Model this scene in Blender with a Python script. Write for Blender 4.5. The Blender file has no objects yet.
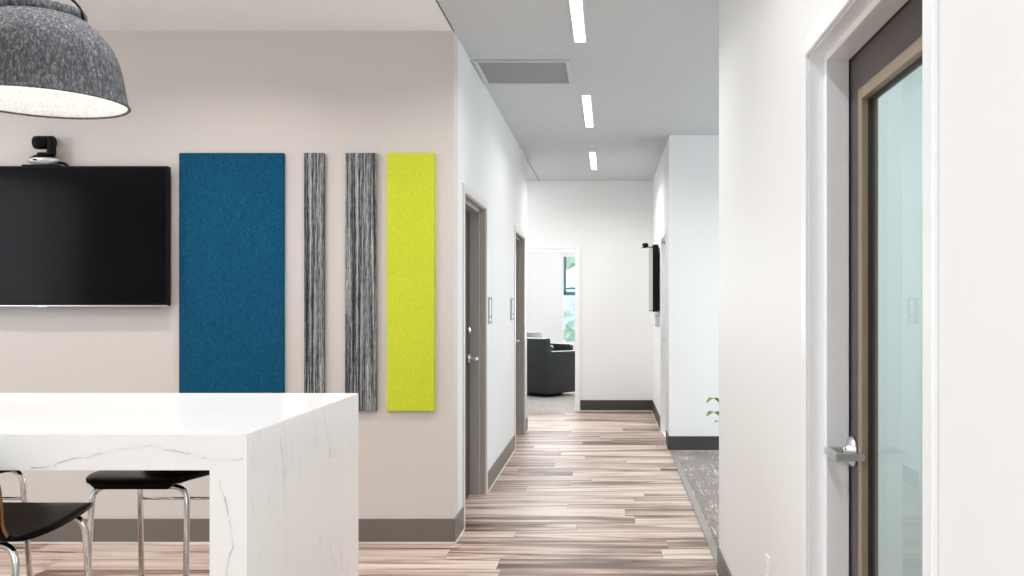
import bpy, bmesh, math, random
from mathutils import Vector, Matrix
random.seed(7)
PI = math.pi
scene = bpy.context.scene
COL = scene.collection

# ------------------------------------------------------------------ camera, world, exposure, big lights
F, PX0, PY0, EYE = 917.0, 609.0, 303.0, 1.43          # focal length and vanishing point in a 1024x576 frame
cd = bpy.data.cameras.new('camera'); cam = bpy.data.objects.new('camera', cd); COL.objects.link(cam)
cd.sensor_width = 36.0; cd.sensor_fit = 'HORIZONTAL'; cd.lens = F / 1024 * 36
cd.shift_x = -(PX0 - 512) / 1024; cd.shift_y = (PY0 - 288) / 1024
cd.clip_start = 0.05; cd.clip_end = 200
cam.location = (0, 0, EYE); cam.rotation_euler = (PI / 2, 0, 0)
scene.camera = cam
scene.view_settings.view_transform = 'Standard'; scene.view_settings.look = 'None'
scene.view_settings.gamma = 1.0; scene.view_settings.use_curve_mapping = False
scene.view_settings.exposure = 0.0
scene.cycles.use_denoising = True
scene.cycles.max_bounces = 10; scene.cycles.diffuse_bounces = 6; scene.cycles.glossy_bounces = 5
scene.cycles.transmission_bounces = 8; scene.cycles.transparent_max_bounces = 8
scene.cycles.sample_clamp_indirect = 8.0
scene.cycles.caustics_reflective = False; scene.cycles.caustics_refractive = False
w = bpy.data.worlds.new('world'); scene.world = w; w.use_nodes = True
w.node_tree.nodes['Background'].inputs[0].default_value = (0.86, 0.94, 1.0, 1)
w.node_tree.nodes['Background'].inputs[1].default_value = 2.2

def area(name, loc, aim, sx, sy, power, col=(1, 1, 1), spread=180):
    l = bpy.data.lights.new(name, 'AREA'); l.shape = 'RECTANGLE'; l.size = sx; l.size_y = sy
    l.energy = power; l.color = col; l.spread = math.radians(spread)
    o = bpy.data.objects.new(name, l); COL.objects.link(o); o.location = loc
    o.rotation_euler = (Vector(aim) - Vector(loc)).to_track_quat('-Z', 'Y').to_euler(); return o
def spot(name, loc, aim, power, col, deg, blend=0.6, r=0.05):
    l = bpy.data.lights.new(name, 'SPOT'); l.energy = power; l.color = col; l.spot_size = math.radians(deg)
    l.spot_blend = blend; l.shadow_soft_size = r
    o = bpy.data.objects.new(name, l); COL.objects.link(o); o.location = loc
    o.rotation_euler = (Vector(aim) - Vector(loc)).to_track_quat('-Z', 'Y').to_euler(); return o
# daylight through the windows of each room
area('daylight_left', (-6.7, 1.6, 1.7), (0, 1.8, 1.5), 4.6, 2.3, 60, (.97, .985, 1.0))
area('daylight_behind', (-.6, -3.7, 1.7), (-.6, 5, 1.3), 2.4, 2.2, 5, (.97, .985, 1.0))
area('daylight_right', (4.9, 6.9, 1.4), (0, 6.9, 1.2), 3.2, 1.8, 85, (0.90, 0.95, 1.0))
area('daylight_lounge', (-0.9, 17.8, 1.7), (-0.9, 13, 1.3), 3.6, 2.0, 120, (0.93, 0.97, 1.0))
area('daylight_office', (3.2, 2.6, 1.7), (0.7, 2.6, 1.4), 2.6, 2.0, 20, (0.90, 0.98, 1.0))
# ceiling lamps of the rooms, with some added fill lights further down
for lx, ly in ((-3.2, 3.1), (-1.7, 3.1), (-3.2, .6), (-1.7, .6)):
    area('ceiling_panel_lamp', (lx, ly, 3.03), (lx, ly, 0), 1.2, 0.3, 14, (1.0, 0.985, 0.965), 150)
for ly in (-.95, 1.74):
    area('strip_lamp', (-.178, ly + .65, 3.03), (-.178, ly + .65, 0), .07, 1.28, 34 if ly < 0 else 12, (1, .985, .965), 165)
for lx in (-4.1, -2.25, -.95):
    area('wall_washer_lamp', (lx, 4.42, 3.03), (lx, 4.42, 0), .14, .14, 13 if lx < -1 else 6.5, (1.0, 0.975, 0.95), 148)
area('lounge_fill', (-1.0, 15.2, 3.03), (-1.0, 15.2, 0), 3, 3, 68, (1, 1, 1))  # unseen fill added overhead to brighten the lounge walls
area('recess_fill', (-2.0, 11.2, 3.03), (-2.0, 11.2, 0), 1.8, .8, 24, (1, 1, 1))  # added overhead fill that brightens the hall end wall
area('recess_side_fill', (-4.2, 11.2, 1.7), (0, 11.4, 1.5), 1.4, 2.2, 30, (.95, .98, 1))  # added side fill for the end wall; no window stands here
area('open_area_lamp', (2.3, 7.2, 3.03), (2.3, 7.2, 0), 1.2, 1.2, 42, (.95, .98, 1), 150)
area('office_fill', (2.1, 2.6, 3.03), (2.1, 2.6, 0), 1.5, 2.5, 30, (.95, 1, 1))  # unseen fill added to brighten the room behind the glass

# ------------------------------------------------------------------ materials
def new_mat(name):
    m = bpy.data.materials.new(name); m.use_nodes = True
    return m, m.node_tree, m.node_tree.nodes['Principled BSDF']
def N(nt, t, **kw):
    n = nt.nodes.new(t)
    for k, v in kw.items(): setattr(n, k, v)
    return n
def L(nt, a, b): nt.links.new(a, b)
def plain(name, col, rough=0.5, metal=0.0, bump=0.0, bscale=200, spec=0.5, coat=0.0):
    m, nt, p = new_mat(name)
    p.inputs['Base Color'].default_value = (*col, 1); p.inputs['Roughness'].default_value = rough
    p.inputs['Metallic'].default_value = metal; p.inputs['Specular IOR Level'].default_value = spec
    p.inputs['Coat Weight'].default_value = coat
    if coat: p.inputs['Coat Roughness'].default_value = 0.08
    tc = N(nt, 'ShaderNodeTexCoord'); no = N(nt, 'ShaderNodeTexNoise'); no.inputs['Scale'].default_value = bscale
    no.inputs['Detail'].default_value = 3
    L(nt, tc.outputs['Object'], no.inputs['Vector'])
    if bump:
        b = N(nt, 'ShaderNodeBump'); b.inputs['Strength'].default_value = bump; b.inputs['Distance'].default_value = 0.001
        L(nt, no.outputs[0], b.inputs['Height']); L(nt, b.outputs[0], p.inputs['Normal'])
    mr = N(nt, 'ShaderNodeMapRange'); mr.inputs['To Min'].default_value = max(0, rough - .015); mr.inputs['To Max'].default_value = min(1, rough + .015)
    n2 = N(nt, 'ShaderNodeTexNoise'); n2.inputs['Scale'].default_value = 3; L(nt, tc.outputs['Object'], n2.inputs['Vector'])
    L(nt, n2.outputs[0], mr.inputs[0]); L(nt, mr.outputs[0], p.inputs['Roughness'])
    return m
def ramp(nt, stops, interp='LINEAR'):
    r = N(nt, 'ShaderNodeValToRGB'); cr = r.color_ramp; cr.interpolation = interp
    while len(cr.elements) < len(stops): cr.elements.new(0.5)
    for e, (pos, c) in zip(cr.elements, stops):
        e.position = pos; e.color = (*c, 1) if len(c) == 3 else c
    return r
def mapping(nt, scale, src='Object', rot=(0, 0, 0), loc=(0, 0, 0)):
    tc = N(nt, 'ShaderNodeTexCoord'); mp = N(nt, 'ShaderNodeMapping')
    mp.inputs['Scale'].default_value = scale; mp.inputs['Rotation'].default_value = rot; mp.inputs['Location'].default_value = loc
    L(nt, tc.outputs[src], mp.inputs['Vector']); return mp
def felt(name, c1, c2, c3, scale=(60, 60, 60), detail=8, rough=0.95, dist=1.2, lo=.34, hi=.66, bump=.6):
    m, nt, p = new_mat(name); mp = mapping(nt, scale)
    n = N(nt, 'ShaderNodeTexNoise'); n.inputs['Scale'].default_value = 1; n.inputs['Detail'].default_value = detail
    n.inputs['Roughness'].default_value = .72; n.inputs['Distortion'].default_value = dist
    r = ramp(nt, [(lo, c1), ((lo + hi) / 2, c2), (hi, c3)])
    L(nt, mp.outputs[0], n.inputs['Vector']); L(nt, n.outputs[0], r.inputs[0]); L(nt, r.outputs[0], p.inputs['Base Color'])
    b = N(nt, 'ShaderNodeBump'); b.inputs['Strength'].default_value = bump; b.inputs['Distance'].default_value = .002
    L(nt, n.outputs[0], b.inputs['Height']); L(nt, b.outputs[0], p.inputs['Normal'])
    p.inputs['Roughness'].default_value = rough; p.inputs['Specular IOR Level'].default_value = .2
    return m
def glow(name, col, strength):
    m, nt, p = new_mat(name); p.inputs['Base Color'].default_value = (*col, 1)
    p.inputs['Emission Color'].default_value = (*col, 1); p.inputs['Emission Strength'].default_value = strength
    return m

M = {}
M['beige'] = plain('beige_wall_paint', (.60, .555, .525), .45)
M['white'] = plain('white_wall_paint', (.84, .85, .85), .5)
M['hallpaint'] = plain('pale_grey_wall_paint', (.70, .71, .705), .55)
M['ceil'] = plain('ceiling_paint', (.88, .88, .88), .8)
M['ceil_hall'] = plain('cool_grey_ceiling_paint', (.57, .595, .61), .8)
M['base'] = plain('grey_rubber_base', (.15, .13, .115), .42)
M['base_dark'] = plain('charcoal_rubber_base', (.048, .045, .042), .45)
M['floor_edge'] = plain('pale_strip', (.72, .68, .62), .4)
M['taupe'] = plain('taupe_frame_paint', (.40, .375, .34), .4)
M['taupe_sheen'] = plain('taupe_face_sheen', (.62, .61, .58), .3)  # grazing sheen on the taupe frame face, put into a paler colour
M['frame_white'] = plain('white_frame_enamel', (.87, .885, .905), .3)
M['espresso'] = plain('dark_brown_door', (.060, .044, .040), .4)
M['tan'] = plain('tan_wood_bead', (.27, .205, .14), .4)
M['gap'] = plain('dark_joint', (.012, .012, .014), .6)
M['chrome'] = plain('polished_chrome', (.80, .80, .80), .08, 1.0)
M['satin_soft'] = plain('brushed_steel', (.78, .78, .78), .38, 1.0)
M['satin'] = plain('satin_steel', (.74, .75, .77), .28, 1.0)
M['dark_door'] = plain('dark_door_leaf', (.045, .038, .034), .45)
M['black_gloss'] = plain('black_gloss_screen', (.003, .003, .004), .10, spec=.10)
M['black_plastic'] = plain('black_plastic', (.006, .006, .007), .45, spec=.12)
M['black_shell'] = plain('black_lacquer_seat', (.003, .003, .003), .3, spec=.10)
M['ply'] = plain('varnished_plywood_edge', (.20, .085, .025), .25)
M['silver'] = plain('silver_plastic', (.62, .63, .65), .3, .6)
M['leather'] = plain('dark_leather', (.011, .015, .017), .36, bump=.5, bscale=160)
M['vent'] = None
M['strip'] = glow('strip_light_diffuser', (1, .985, .95), 4)
M['bulb'] = glow('pendant_bulb', (1, .97, .92), 6)
M['leaf'] = felt('green_leaf', (.04, .12, .01), (.12, .28, .015), (.28, .46, .03), (18, 18, 18), 3, .35, .2, .3, .7, .2)
M['stem'] = plain('green_stem', (.12, .22, .05), .5)
M['pot'] = plain('white_ceramic_pot', (.75, .75, .74), .25)
M['soil'] = felt('potting_soil', (.02, .013, .008), (.05, .03, .02), (.08, .05, .03), (60, 60, 60))
M['felt_out'] = felt('grey_wool_felt', (.040, .043, .050), (.100, .105, .115), (.30, .305, .315), (120, 120, 38), 8, .95, .6, .36, .68, .8)
M['felt_in'] = felt('white_wool_felt', (.55, .55, .54), (.74, .74, .73), (.86, .86, .85), (110, 110, 110), 6, .95)
M['blue'] = felt('blue_acoustic_felt', (.000, .030, .080), (.003, .070, .140), (.020, .155, .255), (130, 130, 60), 8, .95, 1.8, .33, .72)
M['lime'] = felt('lime_acoustic_felt', (.48, .53, .025), (.54, .595, .035), (.62, .67, .07), (110, 110, 60), 8, .95, 1.5)
M['bluegrey'] = plain('pale_blue_shade', (.10, .20, .23), .7)

def streak_felt():
    m, nt, p = new_mat('grey_striated_felt')
    outs = []
    for sc, det, ro in (((70, 70, .9), 4, .75), ((300, 300, 14), 6, .85)):
        mp = mapping(nt, sc); n = N(nt, 'ShaderNodeTexNoise'); n.inputs['Scale'].default_value = 1
        n.inputs['Detail'].default_value = det; n.inputs['Roughness'].default_value = ro
        L(nt, mp.outputs[0], n.inputs['Vector']); outs.append(n.outputs[0])
    mx = N(nt, 'ShaderNodeMath', operation='ADD'); L(nt, outs[0], mx.inputs[0]); L(nt, outs[1], mx.inputs[1])
    h = N(nt, 'ShaderNodeMath', operation='MULTIPLY'); h.inputs[1].default_value = .5; L(nt, mx.outputs[0], h.inputs[0])
    r = ramp(nt, [(.41, (.010, .012, .018)), (.475, (.055, .058, .068)), (.53, (.24, .245, .25)), (.61, (.56, .56, .54))])
    L(nt, h.outputs[0], r.inputs[0]); L(nt, r.outputs[0], p.inputs['Base Color'])
    p.inputs['Roughness'].default_value = .95; p.inputs['Specular IOR Level'].default_value = .2
    return m
M['streak'] = streak_felt()

def wood_floor():
    m, nt, p = new_mat('plank_floor')
    tc = N(nt, 'ShaderNodeTexCoord')
    bk = N(nt, 'ShaderNodeTexBrick'); bk.offset = 0; bk.offset_frequency = 1; bk.squash = 1
    bk.inputs['Scale'].default_value = 1; bk.inputs['Brick Width'].default_value = 1.22; bk.inputs['Row Height'].default_value = 0.205
    bk.inputs['Mortar Size'].default_value = .0016; bk.inputs['Mortar Smooth'].default_value = .2; bk.inputs['Bias'].default_value = 0
    bk.inputs['Color1'].default_value = (0, 0, 0, 1); bk.inputs['Color2'].default_value = (1, 1, 1, 1); bk.inputs['Mortar'].default_value = (.5, .5, .5, 1)
    xyz = N(nt, 'ShaderNodeSeparateXYZ'); L(nt, tc.outputs['Object'], xyz.inputs[0])
    dv = N(nt, 'ShaderNodeMath', operation='DIVIDE'); dv.inputs[1].default_value = 0.205; L(nt, xyz.outputs['Y'], dv.inputs[0])
    fl = N(nt, 'ShaderNodeMath', operation='FLOOR'); L(nt, dv.outputs[0], fl.inputs[0])
    wn = N(nt, 'ShaderNodeTexWhiteNoise', noise_dimensions='1D'); L(nt, fl.outputs[0], wn.inputs['W'])
    sh = N(nt, 'ShaderNodeMath', operation='MULTIPLY_ADD'); sh.inputs[1].default_value = 7.3; L(nt, wn.outputs['Value'], sh.inputs[0]); L(nt, xyz.outputs['X'], sh.inputs[2])
    cb = N(nt, 'ShaderNodeCombineXYZ'); L(nt, sh.outputs[0], cb.inputs[0]); L(nt, xyz.outputs['Y'], cb.inputs[1])
    L(nt, cb.outputs[0], bk.inputs['Vector'])
    # per-plank offset so each plank has its own grain
    sx = N(nt, 'ShaderNodeVectorMath', operation='SCALE'); sx.inputs['Scale'].default_value = 37.0
    L(nt, bk.outputs['Color'], sx.inputs[0])
    ad = N(nt, 'ShaderNodeVectorMath', operation='ADD'); L(nt, tc.outputs['Object'], ad.inputs[0]); L(nt, sx.outputs[0], ad.inputs[1])
    def noise(scale, det, ro, dist):
        mp = N(nt, 'ShaderNodeMapping'); mp.inputs['Scale'].default_value = scale; L(nt, ad.outputs[0], mp.inputs['Vector'])
        n = N(nt, 'ShaderNodeTexNoise'); n.inputs['Scale'].default_value = 1; n.inputs['Detail'].default_value = det
        n.inputs['Roughness'].default_value = ro; n.inputs['Distortion'].default_value = dist
        L(nt, mp.outputs[0], n.inputs['Vector']); return n.outputs[0]
    a = noise((.5, 7, 1), 6, .60, 1.5); b = noise((2.0, 55, 1), 4, .7, .6)
    mm = N(nt, 'ShaderNodeMath', operation='MULTIPLY_ADD'); mm.inputs[1].default_value = .26; L(nt, b, mm.inputs[0])
    s1 = N(nt, 'ShaderNodeMath', operation='MULTIPLY'); s1.inputs[1].default_value = .72; L(nt, a, s1.inputs[0]); L(nt, s1.outputs[0], mm.inputs[2])
    bw = N(nt, 'ShaderNodeSeparateColor'); L(nt, bk.outputs['Color'], bw.inputs[0])
    pl = N(nt, 'ShaderNodeMath', operation='MULTIPLY_ADD'); pl.inputs[1].default_value = .13; L(nt, bw.outputs[0], pl.inputs[0]); L(nt, mm.outputs[0], pl.inputs[2])
    r = ramp(nt, [(.42, (.075, .040, .030)), (.475, (.165, .100, .078)), (.525, (.33, .225, .180)), (.58, (.51, .39, .325)), (.66, (.68, .56, .485))])
    L(nt, pl.outputs[0], r.inputs[0])
    mx = N(nt, 'ShaderNodeMix', data_type='RGBA'); mx.inputs['B'].default_value = (.16, .105, .08, 1)
    mf = N(nt, 'ShaderNodeMath', operation='MULTIPLY'); mf.inputs[1].default_value = .75; L(nt, bk.outputs['Fac'], mf.inputs[0])
    L(nt, mf.outputs[0], mx.inputs['Factor']); L(nt, r.outputs[0], mx.inputs['A']); L(nt, mx.outputs['Result'], p.inputs['Base Color'])
    rr = N(nt, 'ShaderNodeMapRange'); rr.inputs['To Min'].default_value = .36; rr.inputs['To Max'].default_value = .52
    L(nt, b, rr.inputs[0]); L(nt, rr.outputs[0], p.inputs['Roughness'])
    bp = N(nt, 'ShaderNodeBump'); bp.inputs['Strength'].default_value = .15; bp.inputs['Distance'].default_value = .001
    L(nt, b, bp.inputs['Height']); L(nt, bp.outputs[0], p.inputs['Normal'])
    return m
M['floor'] = wood_floor()

def carpet_mat(name, dark, mid, line, sc=1.0):
    m, nt, p = new_mat(name)
    mp = mapping(nt, (45 * sc, 45 * sc, 1)); n = N(nt, 'ShaderNodeTexNoise'); n.inputs['Scale'].default_value = 1; n.inputs['Detail'].default_value = 7
    n.inputs['Roughness'].default_value = .8; L(nt, mp.outputs[0], n.inputs['Vector'])
    r = ramp(nt, [(.36, dark), (.64, mid)]); L(nt, n.outputs[0], r.inputs[0])
    # thin scratchy pale threads
    mp2 = mapping(nt, (40 * sc, 1.1 * sc, 1), rot=(0, 0, -.18)); n2 = N(nt, 'ShaderNodeTexNoise'); n2.inputs['Scale'].default_value = 1
    n2.inputs['Detail'].default_value = 3; n2.inputs['Distortion'].default_value = 1.6; L(nt, mp2.outputs[0], n2.inputs['Vector'])
    r2 = ramp(nt, [(.53, (0, 0, 0)), (.555, (1, 1, 1)), (.58, (0, 0, 0))]); L(nt, n2.outputs[0], r2.inputs[0])
    n3 = N(nt, 'ShaderNodeTexNoise'); n3.inputs['Scale'].default_value = 3 * sc; mp3 = mapping(nt, (1, 1, 1)); L(nt, mp3.outputs[0], n3.inputs['Vector'])
    r3 = ramp(nt, [(.4, (0, 0, 0)), (.55, (1, 1, 1))]); L(nt, n3.outputs[0], r3.inputs[0])
    mu = N(nt, 'ShaderNodeMath', operation='MULTIPLY'); L(nt, r2.outputs[0], mu.inputs[0]); L(nt, r3.outputs[0], mu.inputs[1])
    mx = N(nt, 'ShaderNodeMix', data_type='RGBA'); mx.inputs['B'].default_value = (*line, 1)
    L(nt, mu.outputs[0], mx.inputs['Factor']); L(nt, r.outputs[0], mx.inputs['A']); L(nt, mx.outputs['Result'], p.inputs['Base Color'])
    p.inputs['Roughness'].default_value = 1; p.inputs['Specular IOR Level'].default_value = .1
    b = N(nt, 'ShaderNodeBump'); b.inputs['Strength'].default_value = .8; b.inputs['Distance'].default_value = .004
    L(nt, n.outputs[0], b.inputs['Height']); L(nt, b.outputs[0], p.inputs['Normal'])
    return m
M['carpet'] = carpet_mat('taupe_carpet', (.16, .138, .125), (.37, .33, .31), (.80, .76, .73))
M['carpet_pale'] = carpet_mat('pale_carpet', (.36, .32, .30), (.62, .58, .55), (.30, .27, .26), .8)

def quartz(name, vein):
    """vein: None, or (axis coordinate sampled, range, other axis, samples) for one drawn crack line"""
    m, nt, p = new_mat(name)
    tc = N(nt, 'ShaderNodeTexCoord'); sp = N(nt, 'ShaderNodeSeparateXYZ'); L(nt, tc.outputs['Object'], sp.inputs[0])
    base = (.915, .915, .915, 1)
    # hair-fine pale veins: level sets of stretched noise
    def veins(scale, rot, level, width, seed):
        mp = mapping(nt, scale, rot=rot, loc=(seed, seed * .7, 0)); n = N(nt, 'ShaderNodeTexNoise'); n.inputs['Scale'].default_value = 1
        n.inputs['Detail'].default_value = 5; n.inputs['Roughness'].default_value = .55; n.inputs['Distortion'].default_value = .5
        L(nt, mp.outputs[0], n.inputs['Vector'])
        d = N(nt, 'ShaderNodeMath', operation='SUBTRACT'); d.inputs[1].default_value = level; L(nt, n.outputs[0], d.inputs[0])
        a = N(nt, 'ShaderNodeMath', operation='ABSOLUTE'); L(nt, d.outputs[0], a.inputs[0])
        r = N(nt, 'ShaderNodeMapRange'); r.inputs['From Min'].default_value = 0; r.inputs['From Max'].default_value = width
        r.inputs['To Min'].default_value = 1; r.inputs['To Max'].default_value = 0; L(nt, a.outputs[0], r.inputs[0])
        return r.outputs[0]
    def patches(scale, lo, hi):
        n = N(nt, 'ShaderNodeTexNoise'); n.inputs['Scale'].default_value = scale; n.inputs['Detail'].default_value = 2
        L(nt, tc.outputs['Object'], n.inputs['Vector'])
        r = N(nt, 'ShaderNodeMapRange'); r.inputs['From Min'].default_value = lo; r.inputs['From Max'].default_value = hi
        L(nt, n.outputs[0], r.inputs[0]); return r.outputs[0]
    def mul(a, b, k=1.0):
        x = N(nt, 'ShaderNodeMath', operation='MULTIPLY'); L(nt, a, x.inputs[0]); L(nt, b, x.inputs[1])
        y = N(nt, 'ShaderNodeMath', operation='MULTIPLY'); y.inputs[1].default_value = k; L(nt, x.outputs[0], y.inputs[0]); return y.outputs[0]
    cur = None
    def blend(fac, col):
        nonlocal cur
        mx = N(nt, 'ShaderNodeMix', data_type='RGBA'); mx.inputs['B'].default_value = (*col, 1)
        if cur is None: mx.inputs['A'].default_value = base
        else: L(nt, cur, mx.inputs['A'])
        L(nt, fac, mx.inputs['Factor']); cur = mx.outputs['Result']
    if vein == 'side':
        blend(mul(veins((1.6, 5.5, 1.1), (.25, 0, 0), .50, .010, 3), patches(3, .42, .60), .45), (.45, .45, .48))
        blend(mul(veins((1.6, 7.5, 1.4), (.32, 0, 0), .46, .007, 9), patches(4, .45, .60), .35), (.5, .5, .54))
    elif vein == 'top':
        blend(mul(veins((1.1, 4, 2), (0, 0, .15), .5, .008, 2), patches(2.5, .45, .65), .22), (.55, .55, .58))
    if vein and vein not in ('side', 'top'):
        sax, (a0, a1), oax, pts = vein
        o1, o2 = min(v for _, v in pts), max(v for _, v in pts)
        mr = N(nt, 'ShaderNodeMapRange'); mr.inputs['From Min'].default_value = a0; mr.inputs['From Max'].default_value = a1
        L(nt, sp.outputs[sax], mr.inputs[0])
        rp = ramp(nt, [((u - a0) / (a1 - a0), ((v - o1) / (o2 - o1),) * 3) for u, v in pts])
        L(nt, mr.outputs[0], rp.inputs[0])
        back = N(nt, 'ShaderNodeMapRange'); back.inputs['To Min'].default_value = o1; back.inputs['To Max'].default_value = o2
        L(nt, rp.outputs[0], back.inputs[0])
        wob = N(nt, 'ShaderNodeTexNoise'); wob.inputs['Scale'].default_value = 26; wob.inputs['Detail'].default_value = 5
        L(nt, tc.outputs['Object'], wob.inputs['Vector'])
        wm = N(nt, 'ShaderNodeMath', operation='MULTIPLY_ADD'); wm.inputs[1].default_value = .022; wm.inputs[2].default_value = -.011
        L(nt, wob.outputs[0], wm.inputs[0])
        s = N(nt, 'ShaderNodeMath', operation='SUBTRACT'); L(nt, sp.outputs[oax], s.inputs[0]); L(nt, back.outputs[0], s.inputs[1])
        s2 = N(nt, 'ShaderNodeMath', operation='ADD'); L(nt, s.outputs[0], s2.inputs[0]); L(nt, wm.outputs[0], s2.inputs[1])
        ab = N(nt, 'ShaderNodeMath', operation='ABSOLUTE'); L(nt, s2.outputs[0], ab.inputs[0])
        fr = N(nt, 'ShaderNodeMapRange'); fr.inputs['From Min'].default_value = .0004; fr.inputs['From Max'].default_value = .0024
        fr.inputs['To Min'].default_value = 1; fr.inputs['To Max'].default_value = 0; L(nt, ab.outputs[0], fr.inputs[0])
        # only between the ends of the drawn line
        ins = N(nt, 'ShaderNodeMath', operation='COMPARE'); ins.inputs[1].default_value = .5; ins.inputs[2].default_value = .495; L(nt, mr.outputs[0], ins.inputs[0])
        blend(mul(mul(fr.outputs[0], ins.outputs[0]), patches(22, .36, .56), .8), (.34, .31, .30))
        fr2 = N(nt, 'ShaderNodeMapRange'); fr2.inputs['From Max'].default_value = .014
        fr2.inputs['To Min'].default_value = .10; fr2.inputs['To Max'].default_value = 0; L(nt, ab.outputs[0], fr2.inputs[0])
        blend(mul(fr2.outputs[0], ins.outputs[0]), (.55, .55, .58))
    if cur is not None: L(nt, cur, p.inputs['Base Color'])
    else: p.inputs['Base Color'].default_value = base
    p.inputs['Roughness'].default_value = .22
    return m

def vent_mat():
    m, nt, p = new_mat('perforated_vent'); mp = mapping(nt, (1, 1, 1))
    v = N(nt, 'ShaderNodeTexVoronoi'); v.inputs['Scale'].default_value = 95; v.inputs['Randomness'].default_value = 0
    L(nt, mp.outputs[0], v.inputs['Vector'])
    r = ramp(nt, [(.28, (.05, .055, .06)), (.36, (.24, .25, .255))]); L(nt, v.outputs['Distance'], r.inputs[0])
    L(nt, r.outputs[0], p.inputs['Base Color']); p.inputs['Roughness'].default_value = .5
    return m
M['vent'] = vent_mat()
def glass(name, tint, rough=0.0):
    m, nt, p = new_mat(name)
    nt.nodes.remove(p); out = nt.nodes['Material Output']
    g = N(nt, 'ShaderNodeBsdfGlossy'); g.inputs['Roughness'].default_value = .01
    t = N(nt, 'ShaderNodeBsdfTransparent'); t.inputs[0].default_value = (*tint, 1)
    fz = N(nt, 'ShaderNodeFresnel'); fz.inputs[0].default_value = 1.5
    ge = N(nt, 'ShaderNodeNewGeometry'); k1 = N(nt, 'ShaderNodeMath', operation='SUBTRACT'); k1.inputs[0].default_value = 1; L(nt, ge.outputs['Backfacing'], k1.inputs[1])
    k2 = N(nt, 'ShaderNodeMath', operation='MULTIPLY'); L(nt, fz.outputs[0], k2.inputs[0]); L(nt, k1.outputs[0], k2.inputs[1])
    mx = N(nt, 'ShaderNodeMixShader'); L(nt, k2.outputs[0], mx.inputs[0]); L(nt, t.outputs[0], mx.inputs[1]); L(nt, g.outputs[0], mx.inputs[2])
    L(nt, mx.outputs[0], out.inputs[0]); return m
M['glass'] = glass('teal_tinted_glass', (.885, .96, .95))
M['glass_clear'] = glass('clear_glass', (.95, .98, .98))

# ------------------------------------------------------------------ mesh helpers
def BM(): return bmesh.new()
def box(bm, x0, x1, y0, y1, z0, z1, bev=0.0, seg=2):
    mat = Matrix.Translation(((x0 + x1) / 2, (y0 + y1) / 2, (z0 + z1) / 2)) @ Matrix.Diagonal((abs(x1 - x0), abs(y1 - y0), abs(z1 - z0), 1))
    g = bmesh.ops.create_cube(bm, size=1, matrix=mat); vs = g['verts']
    if bev:
        es = list({e for v in vs for e in v.link_edges})
        bmesh.ops.bevel(bm, geom=es, offset=bev, segments=seg, affect='EDGES', profile=.5)
    return bm
def tube(bm, pts, r, n=12, caps=True):
    pts = [Vector(p) for p in pts]; rings = []
    up = Vector((0, 0, 1)); d0 = (pts[1] - pts[0]).normalized()
    if abs(d0.dot(up)) > .9: up = Vector((1, 0, 0))
    u = d0.cross(up).normalized()
    for i, p in enumerate(pts):
        d = ((pts[min(i + 1, len(pts) - 1)] - pts[max(i - 1, 0)])).normalized()
        u = (u - d * u.dot(d)).normalized(); v = d.cross(u)
        rr = r[i] if isinstance(r, (list, tuple)) else r
        rings.append([bm.verts.new(p + (u * math.cos(a) + v * math.sin(a)) * rr) for a in (2 * PI * k / n for k in range(n))])
    for a, b in zip(rings, rings[1:]):
        for k in range(n):
            f = bm.faces.new((a[k], a[(k + 1) % n], b[(k + 1) % n], b[k])); f.smooth = True
    if caps:
        bm.faces.new(list(reversed(rings[0]))); bm.faces.new(rings[-1])
    return bm
def rounded(pts, rad, n=6):
    """polyline with rounded inner corners"""
    pts = [Vector(p) for p in pts]; out = [pts[0]]
    for a, b, c in zip(pts, pts[1:], pts[2:]):
        d1 = (a - b); d2 = (c - b); r = min(rad, d1.length * .49, d2.length * .49)
        p1 = b + d1.normalized() * r; p2 = b + d2.normalized() * r
        for k in range(n + 1):
            t = k / n; out.append(p1 * (1 - t) ** 2 + b * 2 * t * (1 - t) + p2 * t * t)
    out.append(pts[-1]); return out
def cyl(bm, a, b, r, n=24, r2=None): return tube(bm, [a, b], [r, r if r2 is None else r2], n)
def lathe(bm, prof, n=64, c=(0, 0, 0), close=False):
    rings = []
    for r, z in prof:
        rings.append([bm.verts.new((c[0] + r * math.cos(2 * PI * k / n), c[1] + r * math.sin(2 * PI * k / n), c[2] + z)) for k in range(n)] if r > 1e-6
                     else [bm.verts.new((c[0], c[1], c[2] + z))])
    prs = list(zip(rings, rings[1:]))
    if close: prs.append((rings[-1], rings[0]))
    for a, b in prs:
        for k in range(n):
            k2 = (k + 1) % n
            vs = [a[k % len(a)], a[k2 % len(a)], b[k2 % len(b)], b[k % len(b)]]
            u = []
            for v in vs:
                if v not in u: u.append(v)
            if len(u) > 2:
                f = bm.faces.new(u); f.smooth = True
    return bm
def obj(name, bm, mats, parent=None, **props):
    bmesh.ops.recalc_face_normals(bm, faces=bm.faces)
    me = bpy.data.meshes.new(name); bm.to_mesh(me); bm.free()
    for m in (mats if isinstance(mats, (list, tuple)) else [mats]): me.materials.append(m)
    o = bpy.data.objects.new(name, me); COL.objects.link(o)
    if parent is not None: o.parent = parent
    for k, v in props.items(): o[k] = v
    return o
def thing(name, loc, label, cat, rz=0, group=None):
    o = bpy.data.objects.new(name, None); COL.objects.link(o); o.location = loc; o.rotation_euler = (0, 0, rz)
    o.empty_display_size = .1
    o['label'] = label; o['category'] = cat
    if group: o['group'] = group
    return o
def struct(name, bm, mats, parent=None, **kw):
    o = obj(name, bm, mats, parent, **kw)
    if parent is None: o['kind'] = 'structure'
    return o
def sroot(name, loc=(0, 0, 0)):
    o = bpy.data.objects.new(name, None); COL.objects.link(o); o.location = loc; o['kind'] = 'structure'; return o
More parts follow.
